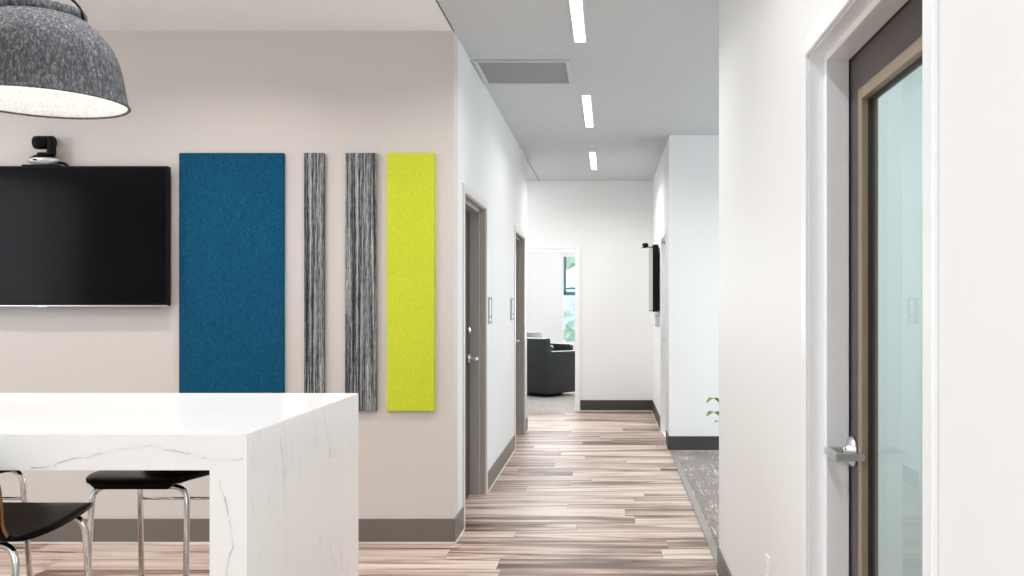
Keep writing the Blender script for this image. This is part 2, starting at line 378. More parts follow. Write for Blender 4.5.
def dup(root, loc, rz, label, group=None):
    r = root.copy(); COL.objects.link(r); r.location = loc; r.rotation_euler = (0, 0, rz); r['label'] = label
    if group: r['group'] = group
    for ch in list(root.children):
        c = ch.copy(); COL.objects.link(c); c.parent = r
        for g in list(ch.children):
            d = g.copy(); COL.objects.link(d); d.parent = c
    return r

# ------------------------------------------------------------------ the shell
H = 3.05; HX = -.924; RX = .58; WY = 5.465; LE = 10.33; FY = 12.14; RN = 4.835; RF = 8.85
b = BM(); box(b, -7, 3.6, -4, RN, -.06, 0); box(b, -7, .600, RN, FY, -.06, 0)
struct('floor', b, M['floor'])
b = BM(); box(b, .600, 5.3, RN, RF + .02, -.06, .004); struct('floor_carpet', b, M['carpet'])
b = BM(); box(b, -4.5, 3, FY, 18.2, -.06, .003); struct('floor_lounge', b, M['carpet_pale'])
b = BM(); box(b, .585, .632, RN, RF, 0, .007, .003); struct('trim_1', b, plain('dull_taupe_strip', (.27, .245, .225), .4))
b = BM(); box(b, -7, HX, -4, WY + .14, H, H + .08); struct('ceiling', b, M['ceil'])
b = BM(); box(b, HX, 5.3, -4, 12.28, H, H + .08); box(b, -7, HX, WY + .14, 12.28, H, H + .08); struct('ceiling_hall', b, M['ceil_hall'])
b = BM(); box(b, -7, 5.3, 12.28, 18.2, H, H + .08); struct('ceiling_lounge', b, M['ceil'])
# open room
b = BM(); box(b, -7, HX, WY, WY + .14, 0, H); struct('wall_front', b, M['beige'])
b = BM()
for (y0, y1, z0, z1) in ((-4, -.8, 0, H), (4.0, WY, 0, H), (-.8, 4.0, 0, .5), (-.8, 4.0, 2.9, H)): box(b, -7.14, -7, y0, y1, z0, z1)
struct('wall_left', b, M['white'])
b = BM()
for (x0, x1, z0, z1) in ((-7, -3.7, 0, H), (.7, 3.6, 0, H), (-3.7, .7, 0, .5), (-3.7, .7, 2.9, H)): box(b, x0, x1, -4.14, -4, z0, z1)
struct('wall_back', b, M['white'])
# window frames for those two walls
def window(name, axis, at, a0, a1, z0, z1, n, depth=.08, fm='frame_white'):
    r = sroot(name); fb = BM(); t = .05
    def bx(bm, u0, u1, q0, q1, d0, d1):
        box(bm, u0, u1, at + d0, at + d1, q0, q1) if axis == 'x' else box(bm, at + d0, at + d1, u0, u1, q0, q1)
    bx(fb, a0, a1, z0, z0 + t, 0, depth); bx(fb, a0, a1, z1 - t, z1, 0, depth)
    for k in range(n + 1):
        u = a0 + (a1 - a0 - t) * k / n; bx(fb, u, u + t, z0 + t, z1 - t, 0, depth)
    obj('window_frame', fb, M[fm], r); g = BM(); bx(g, a0 + t, a1 - t, z0 + t, z1 - t, depth * .45, depth * .55); obj('window_glass', g, M['glass_clear'], r)
    return r
window('window_1', 'y', -7.11, -.8, 4.0, .5, 2.9, 3)
window('window_2', 'x', -4.11, -3.7, .7, .5, 2.9, 3)
# hall left wall with two door openings
D1 = (5.835, 6.87); D2 = (9.0, 9.97); DH = 2.138; T = .16
b = BM(); x0 = HX - T
for y0, y1 in ((WY + .14, D1[0]), (D1[1], D2[0]), (D2[1], LE)): box(b, x0, HX, y0, y1, 0, H)
box(b, x0, HX, *D1, DH, H); box(b, x0, HX, *D2, DH, H)
box(b, -3.4, x0, LE - .14, LE, 0, H)
struct('wall_hall_left', b, M['hallpaint'])
# hall end wall with the doorway to the lounge
EX0, EX1, EH = -1.36, -.437, 2.145
b = BM(); box(b, -4.5, EX0, FY, FY + .14, 0, H); box(b, EX1, 3.0, FY, FY + .14, 0, H); box(b, EX0, EX1, FY, FY + .14, EH, H)
struct('wall_hall_end', b, M['white'])
b = BM(); box(b, -4.5, -3.4, LE - .14, LE, 0, H); box(b, -4.64, -4.5, LE - .14, FY + .14, 0, H); struct('wall_hall_recess', b, M['hallpaint'])
# hall right wall beyond the open area, with a door
D4 = (9.30, 10.15)
b = BM(); box(b, RX, RX + .16, RF + .14, D4[0], 0, H); box(b, RX, RX + .16, D4[1], FY, 0, H); box(b, RX, RX + .16, *D4, 2.12, H)
box(b, RX, 5.3, RF, RF + .14, 0, H)
struct('wall_hall_right', b, M['white'])
# near right wall with the glazed door
D3 = (1.665, 2.66); D3H = 2.146
b = BM(); box(b, RX, RX + .15, -4, D3[0], 0, H); box(b, RX, RX + .15, D3[1], RN, 0, H); box(b, RX, RX + .15, *D3, D3H, H)
struct('wall_right', b, M['white'])
b = BM(); box(b, RX + .15, 3.6, RN - .14, RN, 0, H)
for (y0, y1, z0, z1) in ((-4, 1.2, 0, H), (4.0, RN, 0, H), (1.2, 4.0, 0, .7), (1.2, 4.0, 2.7, H)): box(b, 3.6, 3.74, y0, y1, z0, z1)
struct('wall_office', b, M['white'])
window('window_3', 'y', 3.63, 1.2, 4.0, .7, 2.7, 2)
b = BM()
for (y0, y1, z0, z1) in ((RN, 5.2, 0, H), (8.6, RF, 0, H), (5.2, 8.6, 0, .4), (5.2, 8.6, 2.8, H)): box(b, 5.3, 5.44, y0, y1, z0, z1)
box(b, 3.6, 5.3, RN - .14, RN, 0, H)
struct('wall_open_area', b, M['white'])
window('window_4', 'y', 5.33, 5.2, 8.6, .4, 2.8, 3)
# lounge
LY = 18.0; WX0, WX1, WZ0, WZ1 = -.94, .35, .62, 2.39
b = BM(); box(b, -4.5, WX0, LY, LY + .14, 0, H); box(b, WX1, 3, LY, LY + .14, 0, H); box(b, WX0, WX1, LY, LY + .14, 0, WZ0); box(b, WX0, WX1, LY, LY + .14, WZ1, H)
box(b, -4.64, -4.5, FY + .14, LY, 0, H); box(b, 3, 3.14, FY, LY, 0, H)
struct('wall_lounge', b, M['white'])
win = window('window_5', 'x', LY + .02, WX0, WX1, WZ0, WZ1, 1)
b = BM(); box(b, WX0 + .05, WX1 - .05, LY + .02, LY + .06, 1.70, 1.735); obj('window_rail', b, M['bluegrey'], win)
b = BM(); box(b, WX0 + .05, WX0 + .10, LY + .01, LY + .05, 1.62, WZ1 - .05); box(b, WX0 + .05, WX1 - .05, LY + .01, LY + .05, 1.58, 1.65)
obj('upper_sash', b, M['bluegrey'], win)
# baseboards with a thin pale strip at the floor
def baseb(name, segs, m):
    b = BM(); c = BM()
    for (x0, x1, y0, y1, dx, dy) in segs:      # face line, outward direction
        a0, a1 = (min(x0, x0 + dx * .010), max(x1, x1 + dx * .010)); c0, c1 = (min(y0, y0 + dy * .010), max(y1, y1 + dy * .010))
        box(b, a0, a1, c0, c1, .008, .145, .0015, 1)
        a0, a1 = (min(x0, x0 + dx * .016), max(x1, x1 + dx * .016)); c0, c1 = (min(y0, y0 + dy * .016), max(y1, y1 + dy * .016))
        box(c, a0, a1, c0, c1, 0, .009)
    o = struct(name, b, m); obj('floor_strip', c, M['floor_edge'], o); return o
baseb('baseboard_front', [(-7, HX, WY, WY, 0, -1), (HX, HX, WY - .01, D1[0] - .06, 1, 0)], M['base'])
baseb('baseboard_hall_left', [(HX, HX, D1[1] + .06, D2[0] - .06, 1, 0), (HX, HX, D2[1] + .06, LE, 1, 0)], M['base'])
baseb('baseboard_hall_end', [(EX1 + .05, RX, FY, FY, 0, -1)], M['base_dark'])
baseb('baseboard_hall_right', [(RX, RX, D4[1] + .05, FY, -1, 0), (RX, RX, RF, D4[0] - .05, -1, 0), (RX, 5.3, RF, RF, 0, -1)], M['base_dark'])
baseb('baseboard_right', [(RX, RX, D3[1] + .06, RN, -1, 0), (RX, RX, -4, D3[0] - .06, -1, 0), (RX, 3.6, RN, RN, 0, 1)], M['base'])
# ceiling joint in line with the hall wall
b = BM(); box(b, HX - .0025, HX + .0025, -4, WY, H - .003, H); box(b, HX - .0025, HX + .0025, LE, FY, H - .003, H)
struct('trim_2', b, M['gap'])

# ------------------------------------------------------------------ doors
def hall_door(name, y0, y1, h):
    """hollow metal frame let into the hall's left wall, the leaf set back"""
    r = sroot(name, (HX, y0, 0)); d = y1 - y0; f = .05
    b = BM()
    for a, c in ((-f, 0), (d, d + f)): box(b, -.002, .010, a, c, 0, h + f, .002, 1)
    box(b, -.002, .010, 0, d, h, h + f, .002, 1)
    obj('door_casing', b, M['taupe_sheen'], r)
    b = BM(); t = .012
    for s in (0, 1):
        ya, yb = (0, t) if s == 0 else (d - t, d); box(b, -.045, -.001, ya, yb, 0, h)
        ya, yb = (0, t + .022) if s == 0 else (d - t - .022, d); box(b, -.115, -.045, ya, yb, 0, h)
    box(b, -.045, -.001, t, d - t, h - t, h); box(b, -.115, -.045, t + .022, d - t - .022, h - t - .022, h)
    obj('door_frame', b, M['taupe'], r)
    b = BM(); box(b, -.155, -.116, .006, d - .006, .008, h - .006, .002, 1)
    leaf = obj('door_leaf', b, M['dark_door'], r)
    b = BM(); yy = d - .10; z = 1.02
    lathe(b, [(0, 0), (.032, 0), (.032, .008), (.026, .014), (0, .014)], 24)
    bmesh.ops.rotate(b, verts=b.verts, matrix=Matrix.Rotation(PI / 2, 3, 'Y')); bmesh.ops.translate(b, verts=b.verts, vec=(-.116, yy, z))
    tube(b, rounded([(-.104, yy, z), (-.050, yy, z), (-.048, yy - .115, z)], .022), .0125)
    obj('lever_handle', b, M['satin_soft'], leaf)
    b = BM(); lathe(b, [(0, 0), (.030, 0), (.030, .012), (.022, .022), (0, .022)], 24)
    bmesh.ops.rotate(b, verts=b.verts, matrix=Matrix.Rotation(PI / 2, 3, 'Y')); bmesh.ops.translate(b, verts=b.verts, vec=(-.116, yy, z + .21))
    box(b, -.10, -.080, yy - .004, yy + .004, z + .195, z + .225)
    obj('deadbolt', b, M['chrome'], leaf)
    return r
hall_door('door_1', *D1, DH); hall_door('door_2', *D2, DH)
# cased doorway at the hall's end
r = sroot('door_3', (0, FY, 0)); b = BM(); f = .055
for a, c in ((EX0 - f, EX0), (EX1, EX1 + f)): box(b, a, c, -.012, .001, 0, EH + f, .002, 1)
box(b, EX0, EX1, -.012, .001, EH, EH + f, .002, 1)
for a, c in ((EX0, EX0 + .012), (EX1 - .012, EX1)): box(b, a, c, 0, .14, 0, EH)
box(b, EX0, EX1, 0, .14, EH - .012, EH)
obj('door_casing', b, M['frame_white'], r)
# door in the hall's right wall
r = sroot('door_4', (RX, 0, 0)); b = BM(); h = 2.12
for a, c in ((D4[0] - .05, D4[0]), (D4[1], D4[1] + .05)): box(b, -.010, .001, a, c, 0, h + .05, .002, 1)
box(b, -.010, .001, *D4, h, h + .05, .002, 1)
obj('door_casing', b, M['frame_white'], r)
b = BM()
for a, c in ((D4[0], D4[0] + .02), (D4[1] - .02, D4[1])): box(b, 0, .12, a, c, 0, h)
obj('door_frame', b, M['frame_white'], r)
b = BM(); box(b, 0, .12, D4[0] + .02, D4[1] - .02, h - .02, h); obj('door_head', b, M['taupe'], r)
b = BM(); box(b, .06, .10, D4[0] + .025, D4[1] - .025, .008, h - .025, .002, 1); leaf = obj('door_leaf', b, M['frame_white'], r)
b = BM(); tube(b, rounded([(.06, D4[1] - .10, 1.02), (.005, D4[1] - .10, 1.02), (.003, D4[1] - .21, 1.02)], .02), .010); obj('lever_handle', b, M['satin'], leaf)

# glazed door in the near right wall
r = sroot('door_5', (RX, 0, 0)); y0, y1, h, f = *D3, D3H, .052
b = BM()
for a, c in ((y0 - f, y0), (y1, y1 + f)): box(b, -.012, .001, a, c, 0, h + f, .003, 1)
box(b, -.012, .001, y0, y1, h, h + f, .003, 1)
obj('door_casing', b, M['frame_white'], r)
b = BM(); s = .034                                    # outer reveal, then the stop that narrows the opening
for a, c, e, g in ((y0, y0 + .004, y0, y0 + s), (y1 - .004, y1, y1 - s, y1)):
    box(b, 0, .042, a, c, 0, h); box(b, .042, .108, e, g, 0, h, .002, 1)
box(b, 0, .042, y0, y1, h - .004, h); box(b, .042, .108, y0 + s, y1 - s, h - s + .012, h, .002, 1)
obj('door_frame', b, M['frame_white'], r)
b = BM()
box(b, .108, .150, y0, y0 + .012, 0, h); box(b, .108, .150, y1 - .012, y1, 0, h); box(b, .108, .150, y0, y1, h - .012, h)
obj('leaf_gap', b, M['gap'], r)  # dark strips stand in for the shadowed gap around the leaf
DX0, DX1 = .112, .156                                 # leaf
la, lb, lh = y0 + .016, y1 - .016, h - .016
st, rl, bt = .122, .115, .22
b = BM()
box(b, DX0, DX1, la, la + st, .01, lh); box(b, DX0, DX1, lb - st, lb, .01, lh)
box(b, DX0, DX1, la + st, lb - st, lh - rl, lh); box(b, DX0, DX1, la + st, lb - st, .01, bt)
leaf = obj('door_leaf', b, M['espresso'], r)
b = BM(); ga, gb, gt, gl = la + st, lb - st, lh - rl, bt; w_ = .030
box(b, DX0 - .006, DX1 - .004, gb - w_, gb + .004, gl - .004, gt + .004, .002, 1); box(b, DX0 - .006, DX1 - .004, ga - .004, ga + w_, gl - .004, gt + .004, .002, 1)
box(b, DX0 - .006, DX1 - .004, ga + w_, gb - w_, gt - w_, gt + .004, .002, 1); box(b, DX0 - .006, DX1 - .004, ga + w_, gb - w_, gl - .004, gl + w_, .002, 1)
obj('glazing_bead', b, M['tan'], leaf)
b = BM()
for a, c, e, g in ((gb - w_ - .002, gb - w_, gl + w_, gt - w_), (ga + w_, ga + w_ + .002, gl + w_, gt - w_), (ga + w_, gb - w_, gt - w_ - .002, gt - w_), (ga + w_, gb - w_, gl + w_, gl + w_ + .002)):
    box(b, DX0 + .012, DX0 + .030, a, c, e, g)
obj('glass_gasket', b, M['gap'], leaf)
b = BM(); box(b, DX0 + .018, DX0 + .024, ga + w_, gb - w_, gl + w_, gt - w_); obj('glass_pane', b, M['glass'], leaf)
b = BM(); hy, hz = lb - .062, 1.012
lathe(b, [(0, 0), (.042, 0), (.042, .009), (.036, .016), (.020, .018), (.020, .026), (0, .026)], 32)
bmesh.ops.rotate(b, verts=b.verts, matrix=Matrix.Rotation(-PI / 2, 3, 'Y')); bmesh.ops.translate(b, verts=b.verts, vec=(DX0, hy, hz))
# square-section lever: neck out of the rose, bar along the door, return to the leaf
def bar(bm, p, q, wz, wt):
    p, q = Vector(p), Vector(q); d = (q - p).normalized(); s_ = d.cross(Vector((0, 0, 1))).normalized() * wt / 2; u = Vector((0, 0, wz / 2))
    p = p - d * wt / 2; q = q + d * wt / 2
    A = [bm.verts.new(p + a * s_ + c * u) for a, c in ((-1, -1), (1, -1), (1, 1), (-1, 1))]; B = [bm.verts.new(q + a * s_ + c * u) for a, c in ((-1, -1), (1, -1), (1, 1), (-1, 1))]
    bm.faces.new(A[::-1]); bm.faces.new(B)
    fs = [bm.faces.new((A[i], A[(i + 1) % 4], B[(i + 1) % 4], B[i])) for i in range(4)]
    bmesh.ops.bevel(bm, geom=list({e for f_ in fs for e in f_.edges}), offset=.003, segments=2, affect='EDGES')
bar(b, (DX0 - .015, hy, hz + .002), (.036, hy, hz + .002), .020, .020)
bar(b, (.036, hy, hz + .002), (.036, hy - .112, hz + .002), .022, .015)
bar(b, (.036, hy - .112, hz + .002), (DX0 - .010, hy - .112, hz + .002), .020, .014)
obj('lever_handle', b, M['satin'], leaf)
b = BM(); lathe(b, [(0, 0), (.013, 0), (.013, .010), (0, .011)], 20)
bmesh.ops.rotate(b, verts=b.verts, matrix=Matrix.Rotation(-PI / 2, 3, 'Y')); bmesh.ops.translate(b, verts=b.verts, vec=(DX0 - .024, hy + .0, hz + .001))
obj('lock_cylinder', b, M['chrome'], leaf)

# ------------------------------------------------------------------ quartz table
TX1, TX0, TY0, TY1, TZ, TT = -1.011, -3.62, 2.56, 3.70, 1.067, .104
t = thing('quartz_table', ((TX0 + TX1) / 2, (TY0 + TY1) / 2, 0), 'long white quartz bar-height table with waterfall ends and grey veins', 'table')
ox, oy = (TX0 + TX1) / 2, (TY0 + TY1) / 2
def P(px, py, Y): return ((px - PX0) / F * Y, EYE - (py - PY0) / F * Y)
apron = [P(x, y, TY0) for x, y in ((30, 468), (55, 466), (72, 459), (95, 456), (115, 451), (135, 447), (150, 445), (160, 447), (175, 452), (195, 456), (215, 460), (244, 460))]
apron = [(x - ox, z) for x, z in apron]
legv = [P(x, y, TY0) for x, y in ((219, 480), (221, 490), (225, 498), (227, 512), (231, 528), (233, 548), (229, 560), (226, 574), (222, 600), (228, 640), (224, 680))]
legv = sorted([(z, x - ox) for x, z in legv])
hx, hy_ = (TX1 - TX0) / 2, (TY1 - TY0) / 2
M['q_top'] = quartz('quartz_apron', ('X', (apron[0][0], apron[-1][0]), 'Z', apron))
M['q_leg'] = quartz('quartz_leg', ('Z', (legv[0][0], legv[-1][0]), 'X', legv))
M['q_side'] = quartz('quartz_side', 'side'); M['q_upper'] = quartz('quartz_upper', 'top')
def face_mats(bm):
    bmesh.ops.recalc_face_normals(bm, faces=bm.faces)
    for f_ in bm.faces:
        n = f_.normal
        f_.material_index = 1 if abs(n.z) > .8 else (2 if abs(n.x) > .8 else 0)
def miter_top():
    bm = BM(); x, y = hx, hy_
    prof = [(-x, TZ), (x, TZ), (x, TZ - TT), (-x, TZ - TT)]
    A = [bm.verts.new((px, -y, pz)) for px, pz in prof]; B = [bm.verts.new((px, y, pz)) for px, pz in prof]
    bm.faces.new(A); bm.faces.new(B[::-1])
    for i in range(4): bm.faces.new((A[i], A[(i + 1) % 4], B[(i + 1) % 4], B[i]))
    bmesh.ops.recalc_face_normals(bm, faces=bm.faces)
    bmesh.ops.bevel(bm, geom=[e for e in bm.edges if abs(e.verts[0].co.z - TZ) < 1e-5 and abs(e.verts[1].co.z - TZ) < 1e-5], offset=.003, segments=2, affect='EDGES')
    face_mats(bm); return bm
def miter_leg(s):
    bm = BM(); y = hy_
    prof = [(s * hx, 0), (s * hx, TZ - TT), (s * (hx - TT), TZ - TT), (s * (hx - TT), 0)]
    A = [bm.verts.new((px, -y, pz)) for px, pz in prof]; B = [bm.verts.new((px, y, pz)) for px, pz in prof]
    bm.faces.new(A); bm.faces.new(B[::-1]); n = len(prof)
    for i in range(n): bm.faces.new((A[i], A[(i + 1) % n], B[(i + 1) % n], B[i]))
    bmesh.ops.recalc_face_normals(bm, faces=bm.faces)
    face_mats(bm); return bm
obj('tabletop', miter_top(), [M['q_top'], M['q_upper'], M['q_side']], t)
obj('side_panel', miter_leg(1), [M['q_leg'], M['q_upper'], M['q_side']], t)
obj('side_panel', miter_leg(-1), [M['q_leg'], M['q_upper'], M['q_side']], t)

# ------------------------------------------------------------------ bar stools
def catmull(pts, n):
    out = []
    P_ = [pts[0]] + pts + [pts[-1]]
    for i in range(1, len(P_) - 2):
        p0, p1, p2, p3 = (Vector(q) for q in P_[i - 1:i + 3])
        for k in range(n):
            t_ = k / n
            out.append(.5 * ((2 * p1) + (p2 - p0) * t_ + (2 * p0 - 5 * p1 + 4 * p2 - p3) * t_ ** 2 + (3 * p1 - p0 - 3 * p2 + p3) * t_ ** 3))
    out.append(Vector(pts[-1])); return out
def shell(prof, nx=14):
    """prof rows: (y, z, half width, edge lift)"""
    rows = [(Vector((q[0], q[1], q[2])), q2[0]) for q, q2 in zip(catmull([p[:3] for p in prof], 8), catmull([(p[3], 0, 0) for p in prof], 8))]
    bm = BM(); top = []; bot = []; th = .012
    for i, (q, lift) in enumerate(rows):
        q2 = rows[min(i + 1, len(rows) - 1)][0]; q1 = rows[max(i - 1, 0)][0]
        dy, dz = q2.x - q1.x, q2.y - q1.y; l = math.hypot(dy, dz) or 1; ny, nz = dz / l, -dy / l    # outward (underside) normal
        ny, nz = (-ny, -nz) if nz > 0 or (abs(nz) < .3 and ny > 0) else (ny, nz)
        ra, rb = [], []
        for k in range(nx + 1):
            u = -1 + 2 * k / nx; lf = lift * abs(u) ** 2.2
            x = q.z * u
            ra.append(bm.verts.new((x, q.x - ny * lf, q.y - nz * lf)))
            rb.append(bm.verts.new((x, q.x - ny * lf + ny * th, q.y - nz * lf + nz * th)))
        top.append(ra); bot.append(rb)
    def quad(a, b, c, d, mi, sm=True):
        f_ = bm.faces.new((a, b, c, d)); f_.material_index = mi; f_.smooth = sm
    for i in range(len(top) - 1):
        for k in range(nx):
            quad(top[i][k], top[i][k + 1], top[i + 1][k + 1], top[i + 1][k], 0)
            quad(bot[i][k], bot[i + 1][k], bot[i + 1][k + 1], bot[i][k + 1], 0)
        em = 1 if rows[i][0].y > .80 else 0
        quad(top[i][0], top[i + 1][0], bot[i + 1][0], bot[i][0], em, False); quad(top[i][nx], bot[i][nx], bot[i + 1][nx], top[i + 1][nx], em, False)
    for k in range(nx):
        quad(top[0][k], bot[0][k], bot[0][k + 1], top[0][k + 1], 0, False); quad(top[-1][k], top[-1][k + 1], bot[-1][k + 1], bot[-1][k], 1, False)
    return bm
def make_stool(loc, rz, label):
    t = thing('bar_stool', loc, label, 'stool', rz, 'bar stools around the quartz table')
    prof = [(.238, .762, .130, 0), (.233, .788, .162, 0), (.20, .796, .183, .001), (.12, .795, .208, .003), (.02, .789, .222, .005),
            (-.08, .783, .226, .006), (-.165, .781, .215, .006), (-.218, .791, .202, .006), (-.246, .825, .196, .006), (-.256, .885, .198, .006),
            (-.262, .95, .192, .006), (-.266, .995, .160, .004), (-.268, 1.012, .08, .002)]
    obj('seat_shell', shell(prof), [M['black_shell'], M['ply']], t)
    w_ = .172; r_ = .0105; zt = .760
    for sx in (-1, 1):
        for sy in (1, -1):
            yt = .19 if sy > 0 else -.17
            foot = (sx * (w_ + .018), yt + sy * .045, .012)
            pts = rounded([(0, yt * .93, zt), (sx * w_, yt * .93, zt), foot], .055, 8)
            b = BM(); tube(b, pts, r_, 12); lg = obj('leg', b, M['chrome'], t)
            b = BM(); tube(b, [(foot[0], foot[1], .028), (foot[0], foot[1], 0)], .0145, 12); obj('glide', b, M['black_plastic'], lg)
    b = BM(); tube(b, [(-w_ - .004, -.17, .643), (w_ + .004, -.17, .643)], .006, 10); obj('back_rail', b, M['chrome'], t)
    b = BM()
    tube(b, [(-w_ - .010, .215, .30), (w_ + .010, .215, .30)], .009, 10)
    obj('footrest', b, M['chrome'], t)
    b = BM(); box(b, -.05, .05, -.165, .185, .757, .767, .002, 1); tube(b, [(-.03, -.15, zt), (-.03, .17, zt)], .008, 8); tube(b, [(.03, -.15, zt), (.03, .17, zt)], .008, 8)
    obj('seat_mount', b, M['black_plastic'], t)
    return t
s0 = make_stool((-1.820, 2.705, 0), 0, 'black bar stool with low brown-edged back, at the near long side of the white table')
dup(s0, (-1.712, 3.525, 0), PI, 'black bar stool beyond the table, its seat framed beside the white waterfall end')
dup(s0, (-2.53, 3.525, 0), PI, 'bar stool beyond the table showing only a bent chrome leg under the apron')

# ------------------------------------------------------------------ pendant lamp
pc = Vector((-1.951, 3.15, 2.118)); pt = thing('pendant_lamp', pc, 'large grey felt dome pendant lamp with white lining over the table', 'lamp')
outer = [(.275, 0), (.266, .018), (.260, .055), (.250, .113), (.240, .152), (.226, .190), (.203, .226), (.178, .256), (.152, .277), (.142, .287)]
inner = [(.266, .002), (.256, .02), (.250, .055), (.240, .112), (.230, .150), (.216, .184), (.193, .219), (.168, .246), (.140, .266), (0, .270)]
b = BM(); lathe(b, [(.275, 0)] + outer[1:] + [(.132, .292), (.130, .278), (0, .278)], 72); lathe(b, [(.275, 0), (.270, -.004), (.264, .002)], 72)
sh = obj('lamp_shade', b, M['felt_out'], pt)
b = BM(); lathe(b, inner, 72); obj('shade_lining', b, M['felt_in'], sh)
b = BM(); lathe(b, [(.134, .284), (.139, .290), (.139, .314), (.133, .322), (.120, .322), (.114, .314), (.114, .290), (.128, .284)], 64); obj('collar', b, M['felt_out'], sh)
b = BM()
arc = [(.146 * math.cos(a), 0, .282 + .105 * math.sin(a)) for a in (PI * k / 28 for k in range(29))]
tube(b, arc, .0045, 10); obj('wire_handle', b, M['black_plastic'], pt)
b = BM(); tube(b, [(0, 0, .28), (0, 0, H - pc.z)], .0035, 8); lathe(b, [(0, .245), (.018, .245), (.022, .30), (.010, .33), (0, .33)], 20); obj('cord', b, M['black_plastic'], pt)
b = BM(); lathe(b, [(0, H - pc.z - .03), (.06, H - pc.z - .03), (.062, H - pc.z), (0, H - pc.z)], 28); obj('ceiling_rose', b, M['black_plastic'], pt)
b = BM(); bmesh.ops.create_uvsphere(b, u_segments=24, v_segments=14, radius=.038, matrix=Matrix.Translation((0, 0, .19)))
for f_ in b.faces: f_.smooth = True
tube(b, [(0, 0, .22), (0, 0, .268)], .016, 16); obj('bulb', b, M['bulb'], pt)
pl = bpy.data.lights.new('pendant_glow', 'POINT'); pl.energy = 1.0; pl.color = (1, .95, .88); pl.shadow_soft_size = .05
po = bpy.data.objects.new('pendant_glow', pl); COL.objects.link(po); po.location = pc + Vector((0, 0, .10))

# ------------------------------------------------------------------ television and conference camera
tx0, tx1, tz0, tz1 = -4.045, -2.590, 1.414, 2.234; ty = 5.38
t = thing('television', ((tx0 + tx1) / 2, WY - .002, tz0), 'wide black flat television mounted on the beige wall', 'television')
ox_ = (tx0 + tx1) / 2
b = BM(); hw = (tx1 - tx0) / 2; hh = tz1 - tz0; y_ = ty - WY
box(b, -hw, hw, y_, y_ + .045, 0, hh, .004, 2); obj('housing', b, M['black_plastic'], t)
b = BM(); box(b, -hw + .010, hw - .010, y_ - .0015, y_ + .002, .014, hh - .010); obj('screen', b, M['black_gloss'], t)
b = BM(); box(b, -hw, hw, y_ - .002, y_ + .004, -.0035, .003, .001, 1); obj('bottom_trim', b, M['satin'], t)
b = BM(); box(b, -.035, .022, y_ - .004, y_ + .004, -.010, .004, .002, 1); obj('badge', b, M['silver'], t)
b = BM(); box(b, -.25, .25, y_ + .045, 0, .2, .6); obj('wall_bracket', b, M['black_plastic'], t)
ctr = Vector(((43 - PX0) / F * 5.40, 5.402, tz1 + .001))
t = thing('conference_camera', ctr, 'black swivelling conference camera with silver base on top of the television', 'camera')
b = BM(); box(b, -.105, .09, -.020, .022, 0, .007, .002, 1); obj('mount', b, M['black_plastic'], t)
b = BM(); lathe(b, [(0, .008), (.050, .008), (.078, .022), (.080, .028), (.080, .036), (.066, .044), (0, .048)], 40); bmesh.ops.scale(b, verts=b.verts, vec=(1.0, .55, 1)); obj('base', b, M['silver'], t)
b = BM(); lathe(b, [(.074, .036), (.070, .044), (.040, .058), (.026, .060), (.026, .070), (0, .072)], 40); bmesh.ops.scale(b, verts=b.verts, vec=(1.0, .55, 1)); obj('turntable', b, M['black_plastic'], t)
b = BM(); box(b, .030, .058, -.030, .028, .052, .150, .010, 3); box(b, -.022, .05, -.024, .024, .056, .068, .004, 2); obj('yoke', b, M['black_plastic'], t)
b = BM(); d = Vector((-.50, -.82, -.12)).normalized(); c0 = Vector((.012, .010, .122))
tube(b, [c0 - d * .045, c0 - d * .036, c0 + d * .052, c0 + d * .062], [.022, .034, .034, .031], 28); tube(b, [c0, (.045, .0, .122)], .022, 18)
hd = obj('camera_head', b, M['black_plastic'], t)
b = BM(); tube(b, [c0 + d * .060, c0 + d * .066], [.026, .022], 24); obj('lens', b, M['black_gloss'], hd)
b = BM(); box(b, -.030, -.008, -.0462, -.043, .024, .032, .001, 1); obj('badge', b, M['black_plastic'], t)
b = BM(); tube(b, rounded([(.05, .02, .02), (.085, .03, .022), (.112, .035, .008)], .02), .006, 8); obj('cable', b, M['black_plastic'], t)
t.scale = (1.12, 1.0, 1.16)

# ------------------------------------------------------------------ wall panels
for nm, xa, xb, m, lb_ in (('blue', -2.550, -1.931, 'blue', 'wide blue felt acoustic panel on the beige wall'),
                           ('g1', -1.809, -1.690, 'streak', 'narrowest grey streaked acoustic strip, beside the blue panel'),
                           ('g2', -1.566, -1.379, 'streak', 'wider grey streaked acoustic panel, beside the lime green panel'),
                           ('lime', -1.320, -1.038, 'lime', 'lime green felt acoustic panel near the wall corner')):
    b = BM(); hw = (xb - xa) / 2; box(b, -hw, hw, -.026, 0, 0, 1.531, .0015, 1)
    o = obj('acoustic_panel', b, M[m]); o.location = ((xa + xb) / 2, WY - .002, .789); o['label'] = lb_; o['category'] = 'wall panel'; o['group'] = 'acoustic panels on the beige wall'

